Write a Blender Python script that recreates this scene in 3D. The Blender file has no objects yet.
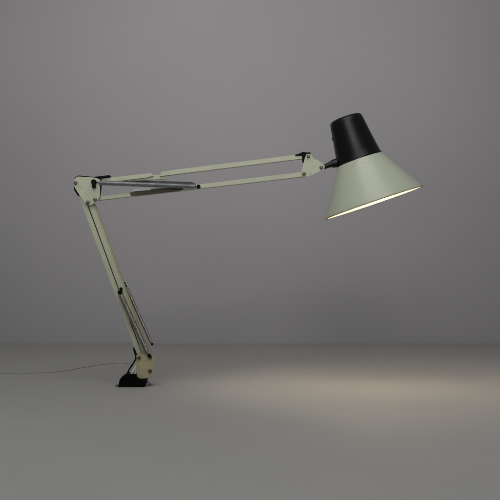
import bpy, bmesh, math, random
from mathutils import Vector, Matrix
random.seed(3)
sc = bpy.context.scene
COL = sc.collection
S = 0.00165           # metres per photo pixel in the lamp's own plane
ZROW, XC = 386.0, 250.0

def P(px, py, y=0.0):
    return Vector(((px - XC) * S, y, (ZROW - py) * S))

# ------------------------------------------------------------------ materials
def new_mat(name):
    m = bpy.data.materials.new(name); m.use_nodes = True
    nt = m.node_tree
    return m, nt, nt.nodes['Principled BSDF']

def mat(name, col, rough=0.5, metal=0.0, var=0.06, scale=60.0, bump=0.0, bump_scale=400.0, coat=0.0, rvar=0.08, spec=0.5):
    m, nt, b = new_mat(name)
    N, L = nt.nodes, nt.links
    tc = N.new('ShaderNodeTexCoord')
    nz = N.new('ShaderNodeTexNoise'); nz.inputs['Scale'].default_value = scale
    nz.inputs['Detail'].default_value = 5.0
    L.new(tc.outputs['Object'], nz.inputs['Vector'])
    cr = N.new('ShaderNodeValToRGB')
    cr.color_ramp.elements[0].position = 0.3; cr.color_ramp.elements[1].position = 0.7
    cr.color_ramp.elements[0].color = (*[c * (1 - var) for c in col], 1)
    cr.color_ramp.elements[1].color = (*[min(1, c * (1 + var)) for c in col], 1)
    L.new(nz.outputs['Fac'], cr.inputs['Fac']); L.new(cr.outputs['Color'], b.inputs['Base Color'])
    mr = N.new('ShaderNodeMapRange')
    mr.inputs['To Min'].default_value = max(0.02, rough - rvar); mr.inputs['To Max'].default_value = min(1, rough + rvar)
    L.new(nz.outputs['Fac'], mr.inputs['Value']); L.new(mr.outputs['Result'], b.inputs['Roughness'])
    b.inputs['Metallic'].default_value = metal
    b.inputs['Specular IOR Level'].default_value = spec
    if coat: b.inputs['Coat Weight'].default_value = coat; b.inputs['Coat Roughness'].default_value = 0.15
    if bump:
        n2 = N.new('ShaderNodeTexNoise'); n2.inputs['Scale'].default_value = bump_scale; n2.inputs['Detail'].default_value = 3
        L.new(tc.outputs['Object'], n2.inputs['Vector'])
        bp = N.new('ShaderNodeBump'); bp.inputs['Strength'].default_value = bump; bp.inputs['Distance'].default_value = 0.001
        L.new(n2.outputs['Fac'], bp.inputs['Height']); L.new(bp.outputs['Normal'], b.inputs['Normal'])
    return m

CREAM  = mat('cream_paint', (0.55, 0.575, 0.42), 0.42, var=0.07, scale=45, bump=0.12, bump_scale=900)
TAN    = mat('aged_cream_paint', (0.48, 0.43, 0.265), 0.45, var=0.10, scale=60, bump=0.12, bump_scale=900)
ENAMEL = mat('pale_green_enamel', (0.53, 0.575, 0.45), 0.34, var=0.03, scale=14, rvar=0.07, bump=0.03, bump_scale=60)
RIMM   = mat('worn_rim_enamel', (0.42, 0.41, 0.29), 0.35, var=0.18, scale=120)
LINING = mat('white_enamel_lining', (0.60, 0.56, 0.47), 0.35, var=0.02)
BLACK  = mat('black_plastic', (0.0025, 0.0025, 0.004), 0.31, var=0.2, scale=90, bump=0.22, bump_scale=1100, spec=0.33, rvar=0.03)
BLACKR = mat('black_rubber', (0.003, 0.003, 0.003), 0.5, var=0.2, scale=150, spec=0.1)
CAST   = mat('black_cast_iron', (0.0025, 0.0025, 0.0025), 0.6, var=0.3, scale=120, bump=0.3, bump_scale=500, spec=0.08)
STEEL  = mat('spring_steel', (0.42, 0.43, 0.45), 0.32, metal=1.0, var=0.15, scale=150)
ASTEEL = mat('aged_spring_steel', (0.46, 0.44, 0.40), 0.28, metal=1.0, var=0.2, scale=150)
DSTEEL = mat('dark_spring_steel', (0.22, 0.22, 0.24), 0.38, metal=1.0, var=0.2, scale=150)
BOLTM  = mat('dull_bolt_steel', (0.16, 0.15, 0.12), 0.4, metal=0.8, var=0.25, scale=300)
CHROME = mat('bright_steel', (0.75, 0.75, 0.74), 0.25, metal=1.0, var=0.08, scale=100)
WHITE  = mat('white_paint_and_glint', (0.80, 0.81, 0.77), 0.40, var=0.04, scale=60)
BROWN  = mat('channel_shade_brown', (0.06, 0.05, 0.032), 0.6, var=0.25, scale=90)
CORDG  = mat('faded_cord_sheath', (0.40, 0.36, 0.34), 0.7, var=0.12, scale=80)

def setting_mat(name, col, var, scale, stretch, rough, bump):
    m, nt, b = new_mat(name)
    N, L = nt.nodes, nt.links
    tc = N.new('ShaderNodeTexCoord')
    mp = N.new('ShaderNodeMapping'); mp.inputs['Scale'].default_value = stretch
    L.new(tc.outputs['Object'], mp.inputs['Vector'])
    big = N.new('ShaderNodeTexNoise'); big.inputs['Scale'].default_value = scale; big.inputs['Detail'].default_value = 4
    L.new(mp.outputs['Vector'], big.inputs['Vector'])
    fine = N.new('ShaderNodeTexNoise'); fine.inputs['Scale'].default_value = 160; fine.inputs['Detail'].default_value = 4
    L.new(mp.outputs['Vector'], fine.inputs['Vector'])
    mx = N.new('ShaderNodeMix'); mx.data_type = 'FLOAT'; mx.inputs['Factor'].default_value = 0.35
    L.new(big.outputs['Fac'], mx.inputs['A']); L.new(fine.outputs['Fac'], mx.inputs['B'])
    cr = N.new('ShaderNodeValToRGB')
    cr.color_ramp.elements[0].position = 0.3; cr.color_ramp.elements[1].position = 0.7
    cr.color_ramp.elements[0].color = (*[c * (1 - var) for c in col], 1)
    cr.color_ramp.elements[1].color = (*[c * (1 + var) for c in col], 1)
    L.new(mx.outputs['Result'], cr.inputs['Fac']); L.new(cr.outputs['Color'], b.inputs['Base Color'])
    b.inputs['Roughness'].default_value = rough
    b.inputs['Specular IOR Level'].default_value = 0.2
    bp = N.new('ShaderNodeBump'); bp.inputs['Strength'].default_value = bump; bp.inputs['Distance'].default_value = 0.001
    L.new(fine.outputs['Fac'], bp.inputs['Height']); L.new(bp.outputs['Normal'], b.inputs['Normal'])
    return m

WALLM  = setting_mat('painted_wall', (0.400, 0.388, 0.400), 0.035, 3.0, (1, 1, 1), 0.85, 0.10)
TABLEM = setting_mat('matt_table_laminate', (0.388, 0.384, 0.372), 0.03, 4.0, (1, 1.0, 1), 0.6, 0.06)

def scuffs(m, col, scale, lo, hi, amount):
    # small worn patches where the paint has rubbed or yellowed
    nt = m.node_tree; N, L = nt.nodes, nt.links
    b = N['Principled BSDF']; old = b.inputs['Base Color'].links[0].from_socket
    tc = N.new('ShaderNodeTexCoord'); nz = N.new('ShaderNodeTexNoise')
    nz.inputs['Scale'].default_value = scale; nz.inputs['Detail'].default_value = 6; nz.inputs['Roughness'].default_value = 0.62
    L.new(tc.outputs['Object'], nz.inputs['Vector'])
    mr = N.new('ShaderNodeMapRange'); mr.inputs['From Min'].default_value = lo; mr.inputs['From Max'].default_value = hi
    mr.inputs['To Max'].default_value = amount
    L.new(nz.outputs['Fac'], mr.inputs['Value'])
    mx = N.new('ShaderNodeMix'); mx.data_type = 'RGBA'
    L.new(mr.outputs['Result'], mx.inputs['Factor']); L.new(old, mx.inputs['A'])
    mx.inputs['B'].default_value = (*col, 1)
    L.new(mx.outputs['Result'], b.inputs['Base Color'])
scuffs(ENAMEL, (0.40, 0.37, 0.24), 38, 0.60, 0.70, 0.40)
scuffs(CREAM, (0.36, 0.32, 0.20), 70, 0.60, 0.70, 0.55)
scuffs(TAN, (0.26, 0.21, 0.12), 80, 0.60, 0.70, 0.55)
scuffs(TABLEM, (0.33, 0.325, 0.305), 9, 0.58, 0.74, 0.3)

# ------------------------------------------------------------------ mesh helpers
def link(name, bm, m, parent=None, smooth=True, angle=35, loc=None):
    bmesh.ops.recalc_face_normals(bm, faces=bm.faces)
    me = bpy.data.meshes.new(name); bm.to_mesh(me); bm.free()
    me.materials.append(m)
    if smooth:
        me.polygons.foreach_set('use_smooth', [True] * len(me.polygons))
        me.set_sharp_from_angle(angle=math.radians(angle))
    o = bpy.data.objects.new(name, me); COL.objects.link(o)
    if parent: o.parent = parent
    return o

def round_poly(pts, r, n=5):
    out = []
    k = len(pts)
    for i in range(k):
        a, b, c = Vector(pts[i - 1]), Vector(pts[i]), Vector(pts[(i + 1) % k])
        d1, d2 = (a - b), (c - b)
        t = min(r, d1.length * 0.45, d2.length * 0.45)
        p1, p2 = b + d1.normalized() * t, b + d2.normalized() * t
        for j in range(n + 1):
            u = j / n
            out.append(p1 * (1 - u) ** 2 + b * 2 * u * (1 - u) + p2 * u * u)
    return out

def add_prism(bm, pts, y0, y1, bevel=0.0006, segs=2):
    """pts: photo-plane polygon; extruded through the lamp's depth from y0 to y1."""
    f = [bm.verts.new(P(p[0], p[1], y0)) for p in pts]
    k = [bm.verts.new(P(p[0], p[1], y1)) for p in pts]
    n = len(pts)
    fa = bm.faces.new(f); fb = bm.faces.new(list(reversed(k)))
    for i in range(n):
        bm.faces.new((f[i], k[i], k[(i + 1) % n], f[(i + 1) % n]))
    if bevel:
        ed = list(set(fa.edges) | set(fb.edges))
        bmesh.ops.bevel(bm, geom=ed, offset=bevel, segments=segs, affect='EDGES', clamp_overlap=True)

def bar_pts(p, q, w, w2=None):
    p, q = Vector(p), Vector(q); d = (q - p).normalized(); n = Vector((-d.y, d.x))
    w2 = w if w2 is None else w2
    return [p + n * w / 2, q + n * w2 / 2, q - n * w2 / 2, p - n * w / 2]

def frame(d):
    d = d.normalized()
    a = Vector((0, 1, 0)) if abs(d.y) < 0.9 else Vector((1, 0, 0))
    u = d.cross(a).normalized(); v = d.cross(u).normalized()
    return u, v

def add_lathe(bm, prof, origin, axis, seg=64, cap0=True, cap1=True):
    axis = axis.normalized(); u, v = frame(axis)
    rings = []
    for t, r in prof:
        c = origin + axis * t
        rings.append([bm.verts.new(c + (u * math.cos(2 * math.pi * i / seg) + v * math.sin(2 * math.pi * i / seg)) * r) for i in range(seg)])
    for a, b in zip(rings, rings[1:]):
        for i in range(seg):
            bm.faces.new((a[i], a[(i + 1) % seg], b[(i + 1) % seg], b[i]))
    if cap0: bm.faces.new(rings[0])
    if cap1: bm.faces.new(list(reversed(rings[-1])))

def add_tube(bm, pts, r, seg=10, r_end=None):
    n = len(pts); rings = []
    u = None
    for i in range(n):
        d = (pts[min(i + 1, n - 1)] - pts[max(i - 1, 0)]).normalized()
        if u is None: u, _ = frame(d)
        u = (u - d * u.dot(d)).normalized(); v = d.cross(u)
        rr = r if r_end is None else r + (r_end - r) * i / (n - 1)
        rings.append([bm.verts.new(pts[i] + (u * math.cos(2 * math.pi * k / seg) + v * math.sin(2 * math.pi * k / seg)) * rr) for k in range(seg)])
    for a, b in zip(rings, rings[1:]):
        for i in range(seg):
            bm.faces.new((a[i], a[(i + 1) % seg], b[(i + 1) % seg], b[i]))
    bm.faces.new(rings[0]); bm.faces.new(list(reversed(rings[-1])))

def spline(ctrl, n=12):
    c = [ctrl[0]] + list(ctrl) + [ctrl[-1]]
    out = []
    for i in range(1, len(c) - 2):
        p0, p1, p2, p3 = c[i - 1], c[i], c[i + 1], c[i + 2]
        for k in range(n):
            t = k / n
            out.append(0.5 * ((2 * p1) + (p2 - p0) * t + (2 * p0 - 5 * p1 + 4 * p2 - p3) * t * t + (3 * p1 - p0 - 3 * p2 + p3) * t ** 3))
    out.append(c[-2])
    return out

def add_spring(bm, p, q, R, wire, taper=0.0045, tail=0.004):
    d = q - p; Lg = d.length; d.normalize(); u, v = frame(d)
    pitch = wire * 2.1
    turns = (Lg - 2 * tail) / pitch
    n = int(turns * 14)
    pts = [p.copy()]
    for i in range(n + 1):
        a = 2 * math.pi * turns * i / n
        t = tail + (Lg - 2 * tail) * i / n
        e = min(t - tail, Lg - tail - t)
        rr = R * (0.45 + 0.55 * max(0.0, min(1, e / taper)) ** 0.6)
        pts.append(p + d * t + (u * math.cos(a) + v * math.sin(a)) * rr)
    pts.append(q.copy())
    add_tube(bm, pts, wire, seg=6)

def bolt(px, py, y, parent, r=2.1, m=None, label=None):
    bm = bmesh.new()
    R = r * S
    add_lathe(bm, [(0, R), (0.0012, R), (0.0020, R * 0.86), (0.0024, R * 0.5), (0.0021, R * 0.46), (0.0020, R * 0.15)], P(px, py, y), Vector((0, -1, 0)), seg=24)
    return link('bolt', bm, m or BOLTM, parent)

def cheeks(name, poly, m, y0, y1):
    # the near and the far cheek of a joint, each a part of its own
    out = []
    for a, b in ((-y1, -y0), (y0, y1)):
        pl = poly
        if a > 0:
            c = sum((Vector(p) for p in poly), Vector((0, 0))) / len(poly)
            pl = [c + (Vector(p) - c) * 0.86 for p in poly]
        bm = bmesh.new(); add_prism(bm, pl, a, b, 0.0004)
        out.append(link(name, bm, m, lamp))
    return out[0]

# ------------------------------------------------------------------ setting
YW = 0.980
bm = bmesh.new()
def quad_grid(bm, o, a, b):
    v = [bm.verts.new(o), bm.verts.new(o + a), bm.verts.new(o + a + b), bm.verts.new(o + b)]
    bm.faces.new(v)
prof = [(YW, 2.7), (YW, -0.9)]
rows = [[bm.verts.new((x, y, z)) for y, z in prof] for x in (-3.5, 3.5)]
for i in range(len(prof) - 1):
    bm.faces.new((rows[0][i], rows[1][i], rows[1][i + 1], rows[0][i + 1]))
wall = link('back_wall', bm, WALLM, angle=80); wall['kind'] = 'structure'
bm = bmesh.new()
bmesh.ops.create_cube(bm, size=1.0, matrix=Matrix.LocRotScale(Vector((0, (YW - 0.003 - 2.0) / 2, -0.02)), None, Vector((5.0, YW - 0.003 + 2.0, 0.04))))
bmesh.ops.bevel(bm, geom=list(bm.edges), offset=0.003, segments=3, affect='EDGES')
table = link('table_surface', bm, TABLEM); table['kind'] = 'structure'

# ------------------------------------------------------------------ lamp
lamp = bpy.data.objects.new('desk_lamp', None); COL.objects.link(lamp)
lamp.location = (0, 0, 0)
lamp['label'] = 'cream jointed desk lamp with pale green cone shade, black cap and sprung arms'
lamp['category'] = 'desk lamp'

# --- clamp foot
bm = bmesh.new()
foot = round_poly([(119.3, 386.0), (121.2, 378.2), (124.0, 374.8), (127.6, 373.0), (137.2, 373.0), (138.6, 378.0), (146.8, 377.6), (146.6, 381.5), (145.2, 386.0)], 0.9, 3)
add_prism(bm, foot, -0.019, 0.019, 0.0015, 2)
clamp = link('clamp', bm, CAST, lamp)
bm = bmesh.new()
add_lathe(bm, [(0, 0.0016), (0.003, 0.0019), (0.0065, 0.0019), (0.0075, 0.0012)], P(120.0, 384.6, -0.006), Vector((-1, 0, -0.25)), seg=20)
link('clamp_screw', bm, DSTEEL, clamp)
bm = bmesh.new()
add_tube(bm, spline([P(146.2, 380.8, -0.006), P(148.3, 381.2, -0.007), P(150.0, 382.4, -0.008), P(150.9, 384.9, -0.008)], 8), 0.0011, 10)
link('clamp_hook', bm, DSTEEL, clamp)
# pivot post and the metal gusset behind the cable, its glint painted white
bm = bmesh.new()
add_prism(bm, [(136.9, 362.6), (130.9, 373.6), (133.2, 373.6), (136.9, 367.4)], -0.0118, -0.0090, 0.0004)
add_prism(bm, [(136.9, 370.2), (133.8, 373.6), (137.2, 373.6)], -0.0118, -0.0090, 0.0003)
link('gusset', bm, WHITE, lamp)
bm = bmesh.new()
add_lathe(bm, [(0, 0.0055), (0.012, 0.0055), (0.013, 0.0045), (0.02, 0.0045)], P(143, 380), Vector((0, 0, 1)), seg=28)
link('pivot_post', bm, BOLTM, lamp)

# --- lower bracket (two cheeks)
lb = round_poly([(136.6, 356.5), (138.6, 352.6), (150.2, 354.6), (155.0, 355.0), (155.8, 360.0), (155.6, 370.5), (153.0, 376.6), (147.5, 377.0), (144.0, 378.3), (138.2, 377.0), (137.2, 371.0)], 2.0, 5)
lbr = cheeks('base_bracket', lb, TAN, 0.0110, 0.0125); lbr['label'] = 'aged tan bracket above the clamp'
for x, y in ((140.0, 357.2), (150.8, 370.2), (151.0, 356.6)):
    bolt(x, y, -0.0124, lbr, 1.9)

# --- lower arm: two parallel channels
def arm_bar(p, q, w, y0, y1, name='arm_bar', m=CREAM, parent=lamp):
    bm = bmesh.new()
    add_prism(bm, bar_pts(p, q, w), y0, y1, 0.0007)
    return link(name, bm, m, parent)
arm_bar((77.2, 183.4), (141.2, 358.0), 4.9, -0.0070, 0.0040, 'lower_arm_bar')
arm_bar((89.4, 199.6), (152.2, 370.9), 4.9, -0.0064, 0.0040, 'lower_arm_bar')
bm = bmesh.new()      # folded flange along the outer edge of the right-hand channel
add_prism(bm, bar_pts((93.2, 201.0), (154.2, 367.4), 1.5), -0.0052, 0.0040, 0.0003)
link('channel_flange', bm, TAN, lamp)

# springs of the lower arm, one each side
def spring_part(p, q, R, wire, m):
    bm = bmesh.new(); add_spring(bm, p, q, R, wire)
    return link('spring', bm, m, lamp, angle=180)
spring_part(P(120.6, 291.8, -0.0140), P(149.6, 354.2, -0.0140), 0.0036, 0.00078, ASTEEL)
spring_part(P(124.6, 285.2, 0.0110), P(151.8, 346.0, 0.0110), 0.0024, 0.0007, ASTEEL)
def knob(px, py, y, r, h=0.004, m=BLACKR):
    bm = bmesh.new()
    R = r * S
    add_lathe(bm, [(0, R * 0.85), (0.0006, R), (h - 0.001, R), (h, R * 0.75)], P(px, py, y), Vector((0, -1, 0)), seg=22)
    return link('spring_grommet', bm, m, lamp)
knob(121.2, 292.2, -0.0105, 2.3, 0.007)
knob(121.8, 288.8, -0.0075, 1.6, 0.004)
knob(124.2, 283.2, 0.0085, 1.2, 0.004)
knob(125.2, 286.0, 0.0085, 1.2, 0.004)
knob(150.2, 355.0, -0.0122, 1.9, 0.004)
knob(151.6, 344.6, 0.0120, 1.3, 0.005)
bm = bmesh.new()      # lug on the arm and hook on the bracket for the far spring
add_prism(bm, round_poly([(118.5, 285.0), (121.5, 282.4), (125.4, 281.8), (126.4, 286.6), (124.0, 288.0), (119.5, 288.0)], 0.8, 3), 0.0060, 0.0072, 0.0003)
link('spring_lug', bm, CREAM, lamp)
bm = bmesh.new()
add_tube(bm, spline([P(151.4, 345.4, 0.0110), P(152.2, 348.0, 0.0110), P(151.0, 350.4, 0.0110), P(151.4, 354.0, 0.0110), P(151.6, 358.0, 0.0108)], 8), 0.0008, 10)
link('spring_hook', bm, CHROME, lamp)
# pins that carry the spring ends through the arm
bm = bmesh.new()
add_lathe(bm, [(0, 0.0011), (0.026, 0.0011)], P(121.3, 291.8, -0.012), Vector((0.09, 1, 0.10)), seg=14)
link('spring_pin', bm, BOLTM, lamp)

# --- elbow bracket
eb = round_poly([(75.4, 180.0), (78.5, 177.2), (95.0, 178.2), (101.2, 180.0), (100.9, 197.0), (97.6, 202.6), (91.5, 206.2), (86.5, 204.2), (75.6, 187.6)], 1.7, 5)
ebr = cheeks('elbow_bracket', eb, CREAM, 0.0106, 0.0120)
for x, y in ((76.9, 183.6), (89.0, 203.0), (96.2, 200.2)):
    bolt(x, y, -0.0119, ebr, 1.9)
# black plastic liner that peeps out behind the cheeks
bm = bmesh.new()
add_prism(bm, round_poly([(74.9, 190.0), (75.6, 178.0), (80.0, 175.9), (84.0, 176.6), (95.0, 177.4), (110.6, 175.6), (110.8, 177.2), (101.4, 178.8), (100.9, 186.0), (99.8, 195.0), (98.4, 195.6), (98.0, 182.0), (80.0, 180.0), (79.0, 188.0), (80.2, 196.4), (78.6, 196.0)], 0.8, 3), -0.0100, 0.0100, 0.0005)
link('elbow_liner', bm, BLACKR, lamp)

# --- upper arm
bm = bmesh.new()      # rear length of the top channel, its end cut to a slant
add_prism(bm, [(97.0, 179.4), (120.0, 177.0), (151.5, 173.4), (153.9, 176.2), (148.0, 177.8), (120.0, 181.2), (97.0, 183.8)], -0.0065, 0.0065, 0.0005)
link('upper_arm_bar', bm, CREAM, lamp)
bm = bmesh.new()
add_prism(bm, round_poly([(159.6, 175.6), (162.0, 172.2), (176.0, 170.0), (308.0, 153.8), (308.6, 158.2), (176.0, 174.6), (160.2, 176.6)], 1.2, 4), -0.0065, 0.0065, 0.0005)
link('upper_arm_bar', bm, CREAM, lamp)
bm = bmesh.new()      # flat plate that splices both lengths
add_prism(bm, [(128.0, 179.0), (146.0, 176.0), (158.0, 174.9), (163.5, 175.6), (165.6, 179.2), (150.0, 180.0), (128.0, 181.2)], -0.0035, 0.0035, 0.0004)
link('splice_plate', bm, CREAM, lamp)
bm = bmesh.new()
add_prism(bm, bar_pts((97.0, 198.9), (305.0, 174.4), 3.9, 4.8), -0.0060, 0.0060, 0.0005)
link('upper_arm_bar', bm, CREAM, lamp)
bm = bmesh.new()  # strip over the lower bar, the channel's shade put into its brown
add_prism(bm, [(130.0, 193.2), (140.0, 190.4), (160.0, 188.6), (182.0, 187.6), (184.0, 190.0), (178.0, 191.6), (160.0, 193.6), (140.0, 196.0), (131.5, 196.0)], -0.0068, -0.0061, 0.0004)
ch = link('channel_shade_strip', bm, BROWN, lamp); ch['label'] = 'dark brown strip, painted shade of the channel under the upper springs'
bm = bmesh.new()
add_prism(bm, [(133.0, 190.4), (136.0, 188.9), (152.0, 189.4), (150.0, 190.6), (134.0, 191.6)], -0.0085, -0.0070, 0.0002)
link('spring_tab', bm, WHITE, lamp)

spring_part(P(97.5, 183.4, -0.0135), P(198.8, 187.4, -0.0135), 0.0033, 0.00078, STEEL)
spring_part(P(96.5, 180.2, 0.0120), P(195.6, 183.6, 0.0120), 0.0031, 0.00078, DSTEEL)
knob(95.2, 182.9, -0.0118, 2.6, 0.006)
knob(95.3, 187.0, -0.0118, 2.1, 0.005)
knob(198.9, 187.5, -0.0110, 2.1, 0.006)
bm = bmesh.new()
add_lathe(bm, [(0, 0.0012), (0.026, 0.0012)], P(198.6, 187.3, -0.012), Vector((0, 1, 0.06)), seg=14)
link('spring_pin', bm, BOLTM, lamp)
bm = bmesh.new()
add_lathe(bm, [(0, 0.0013), (0.0026, 0.0013), (0.003, 0.0008)], P(197.0, 186.6, -0.0165), Vector((0, -1, 0)), seg=14)
link('spring_eye', bm, CHROME, lamp)

# --- head bracket
hb = round_poly([(304.6, 158.4), (306.6, 154.2), (311.0, 155.0), (313.2, 160.2), (316.4, 160.0), (324.0, 165.6), (324.2, 169.6), (310.0, 176.2), (303.6, 177.4), (300.8, 173.6)], 2.2, 5)
hbr = cheeks('head_bracket', hb, CREAM, 0.0082, 0.0095)
for x, y in ((308.0, 157.2), (303.8, 174.4), (320.8, 168.2)):
    bolt(x, y, -0.0094, hbr, 1.8)
bm = bmesh.new()
add_prism(bm, round_poly([(294.6, 155.5), (300.0, 153.6), (303.4, 152.2), (305.5, 153.0), (309.6, 152.8), (311.0, 154.6), (306.0, 156.4), (304.6, 163.0), (302.4, 162.0), (302.0, 156.0), (295.0, 156.4)], 0.6, 3), -0.0078, 0.0078, 0.0004)
link('head_liner', bm, BLACKR, lamp)

# --- lamp head
u2 = Vector((math.sin(math.radians(18.6)), 0.0, -math.cos(math.radians(18.6)))).normalized()   # shade axis, down and to the right
A = P(359.2, 159.6)      # where cap meets shade
px = S
bm = bmesh.new()
outer = [(-1.0, 22.6), (0.0, 23.2), (3, 24.9), (8, 28.0), (16, 32.8), (24, 37.6), (32, 42.4), (38, 46.2), (42, 48.8), (45, 50.6)]
outer = [(t * px, r * px) for t, r in outer]
inn = [(t, r - 0.0009) for t, r in reversed(outer)]
add_lathe(bm, outer + inn, A, u2, seg=96, cap0=False, cap1=False)
shade = link('lamp_shade', bm, ENAMEL, lamp, angle=60)
bm = bmesh.new()
lin = [(t, r - 0.0012) for t, r in outer]
lin2 = [(t, r - 0.0018) for t, r in reversed(outer)]
lin[-1] = (lin[-1][0] + 0.001, lin[-1][1]); lin2[0] = (lin2[0][0] + 0.001, lin2[0][1])
add_lathe(bm, lin + lin2, A, u2, seg=96, cap0=False, cap1=False)
link('shade_lining', bm, LINING, shade, angle=60)
bm = bmesh.new()      # rolled lip
R0, T0 = 50.8 * px, 45.4 * px
prof = [(T0 + 0.0012 * math.sin(a), R0 + 0.0009 * math.cos(a)) for a in [2 * math.pi * i / 12 for i in range(13)]]
add_lathe(bm, prof, A, u2, seg=96, cap0=False, cap1=False)
link('shade_rim', bm, RIMM, shade, angle=80)

bm = bmesh.new()
capp = [(0.8, 22.0), (0.6, 23.6), (-1.2, 23.4), (-2.2, 22.8), (-10, 21.4), (-20, 19.8), (-30, 18.3), (-38, 17.2), (-41.5, 16.6), (-43.2, 15.6), (-44.2, 13.6), (-44.6, 9.0), (-44.7, 2.0)]
add_lathe(bm, [(t * px, r * px) for t, r in capp], A, u2, seg=80)
cap = link('socket_cap', bm, BLACK, lamp, angle=40)
bm = bmesh.new()      # switch nub on the left flank
side = Vector((-math.cos(math.radians(18.6)), 0, -math.sin(math.radians(18.6))))
c0 = A + u2 * (-28 * px) + side * (18.0 * px)
add_lathe(bm, [(0, 0.0026), (0.0016, 0.0026), (0.0022, 0.0016)], c0, side, seg=18)
link('switch', bm, BLACK, cap)
# neck arm from the head bracket into the cap
bm = bmesh.new()
add_tube(bm, spline([P(321.0, 168.0), P(325.5, 166.4), P(330.0, 164.6), P(334.5, 163.2), P(341.0, 161.5)], 6), 0.0033, 18, 0.0062)
neck = link('swivel_neck', bm, BLACK, lamp)
bm = bmesh.new()
add_lathe(bm, [(0, 0.0062), (0.004, 0.0070), (0.012, 0.0074), (0.014, 0.006)], P(331.5, 164.2), P(341, 161.5) - P(331.5, 164.2), seg=24)
link('neck_collar', bm, BLACK, neck)

# bulb and its socket, inside the shade
bm = bmesh.new()
add_lathe(bm, [(-11 * px, 0.012), (-1 * px, 0.013), (0, 0.010)], A - side * (6 * px), u2, seg=32)
link('bulb_socket', bm, BLACK, cap)
BULB, nt, b = new_mat('lit_bulb_glass')
b.inputs['Base Color'].default_value = (0.9, 0.88, 0.8, 1)
b.inputs['Emission Color'].default_value = (1.0, 0.85, 0.66, 1)
b.inputs['Emission Strength'].default_value = 140.0
bm = bmesh.new()
bp_ = [(0.2, 5.6), (4, 6.2), (8, 7.4), (12, 8.2), (16, 8.3), (19, 7.6), (21.5, 5.8), (23, 3.6), (23.6, 1.2)]
add_lathe(bm, [(t * px, r * px) for t, r in bp_], A - side * (6 * px), u2, seg=40)
link('bulb', bm, BULB, lamp)

# --- power cord
bm = bmesh.new()
add_tube(bm, spline([P(134.6, 347.8, -0.004), P(135.4, 351.0, -0.006), P(136.8, 354.8, -0.008), P(136.4, 358.8, -0.0145), P(133.4, 364.0, -0.0145), P(130.2, 368.6, -0.011), P(127.9, 373.2, -0.006), P(127.4, 376.5, -0.002)], 8), 0.00125, 10)
add_tube(bm, spline([P(134.4, 347.4, -0.004), P(135.2, 351.0, -0.007), P(136.6, 354.6, -0.0085), P(137.0, 357.0, -0.009)], 6), 0.0019, 10)
add_tube(bm, [P(81.6, 188.0, -0.0035), P(108.0, 260.4, -0.0035), P(139.0, 345.0, -0.0035)], 0.0011, 10)  # cord length inside the arm, its black standing in for shade between bars
link('power_cord', bm, BLACKR, lamp)
# the faded lead on the table: rows 361-374 of the photograph are 0.17-0.36 m behind the lamp
HROW = 275.0
def T(px, row, z=0.0009):
    D = 1.6 * (ZROW - HROW) / (row - HROW)
    return Vector(((px - XC) * S * D / 1.6, D - 1.6, z))
bm = bmesh.new()
add_tube(bm, spline([Vector((-2.2, 0.24, 0.0009)), Vector((-1.0, 0.212, 0.0009)), T(0, 373.6), T(30, 373.4), T(60, 371.9), T(80, 368.4), T(100, 365.0), T(116, 363.4), T(128, 363.8), T(133, 367.0), T(132, 378.0), T(131, 384.0, 0.003)], 14), 0.00065, 10)
lead = link('table_lead', bm, CORDG, lamp); lead['label'] = 'thin faded grey lead running along the table'

# ------------------------------------------------------------------ light
def area(name, loc, target, size, power, col, sy=None):
    d = bpy.data.lights.new(name, 'AREA'); d.energy = power; d.color = col; d.size = size
    if sy: d.shape = 'RECTANGLE'; d.size_y = sy
    o = bpy.data.objects.new(name, d); COL.objects.link(o); o.location = loc
    o.rotation_euler = (Vector(target) - Vector(loc)).to_track_quat('-Z', 'Y').to_euler()
    return o
area('ceiling_light', (-0.15, -1.05, 1.7), (-0.12, -0.65, 0), 1.3, 13.5, (1.0, 1.0, 0.97))
key = area('soft_box', (-0.25, -2.0, 1.05), (-0.03, YW, 0.81), 1.1, 1.8, (1.0, 0.98, 0.985), 0.45)
key.data.spread = math.radians(42)
w = bpy.data.worlds.new('World'); sc.world = w; w.use_nodes = True
bg = w.node_tree.nodes['Background']
bg.inputs['Color'].default_value = (0.97, 0.97, 1.0, 1); bg.inputs['Strength'].default_value = 0.145

# ------------------------------------------------------------------ camera
cam = bpy.data.cameras.new('camera'); co = bpy.data.objects.new('camera', cam); COL.objects.link(co)
co.location = (0, -1.6, (ZROW - HROW) * S); cam.shift_y = (HROW - 250) / 500; co.rotation_euler = (math.radians(90), 0, 0)
cam.sensor_width = 36; cam.lens = 36 * 1.6 / (500 * S); cam.clip_end = 100; cam.clip_start = 0.01
sc.camera = co
sc.view_settings.view_transform = 'Standard'; sc.view_settings.look = 'None'
sc.view_settings.exposure = 0; sc.view_settings.gamma = 1
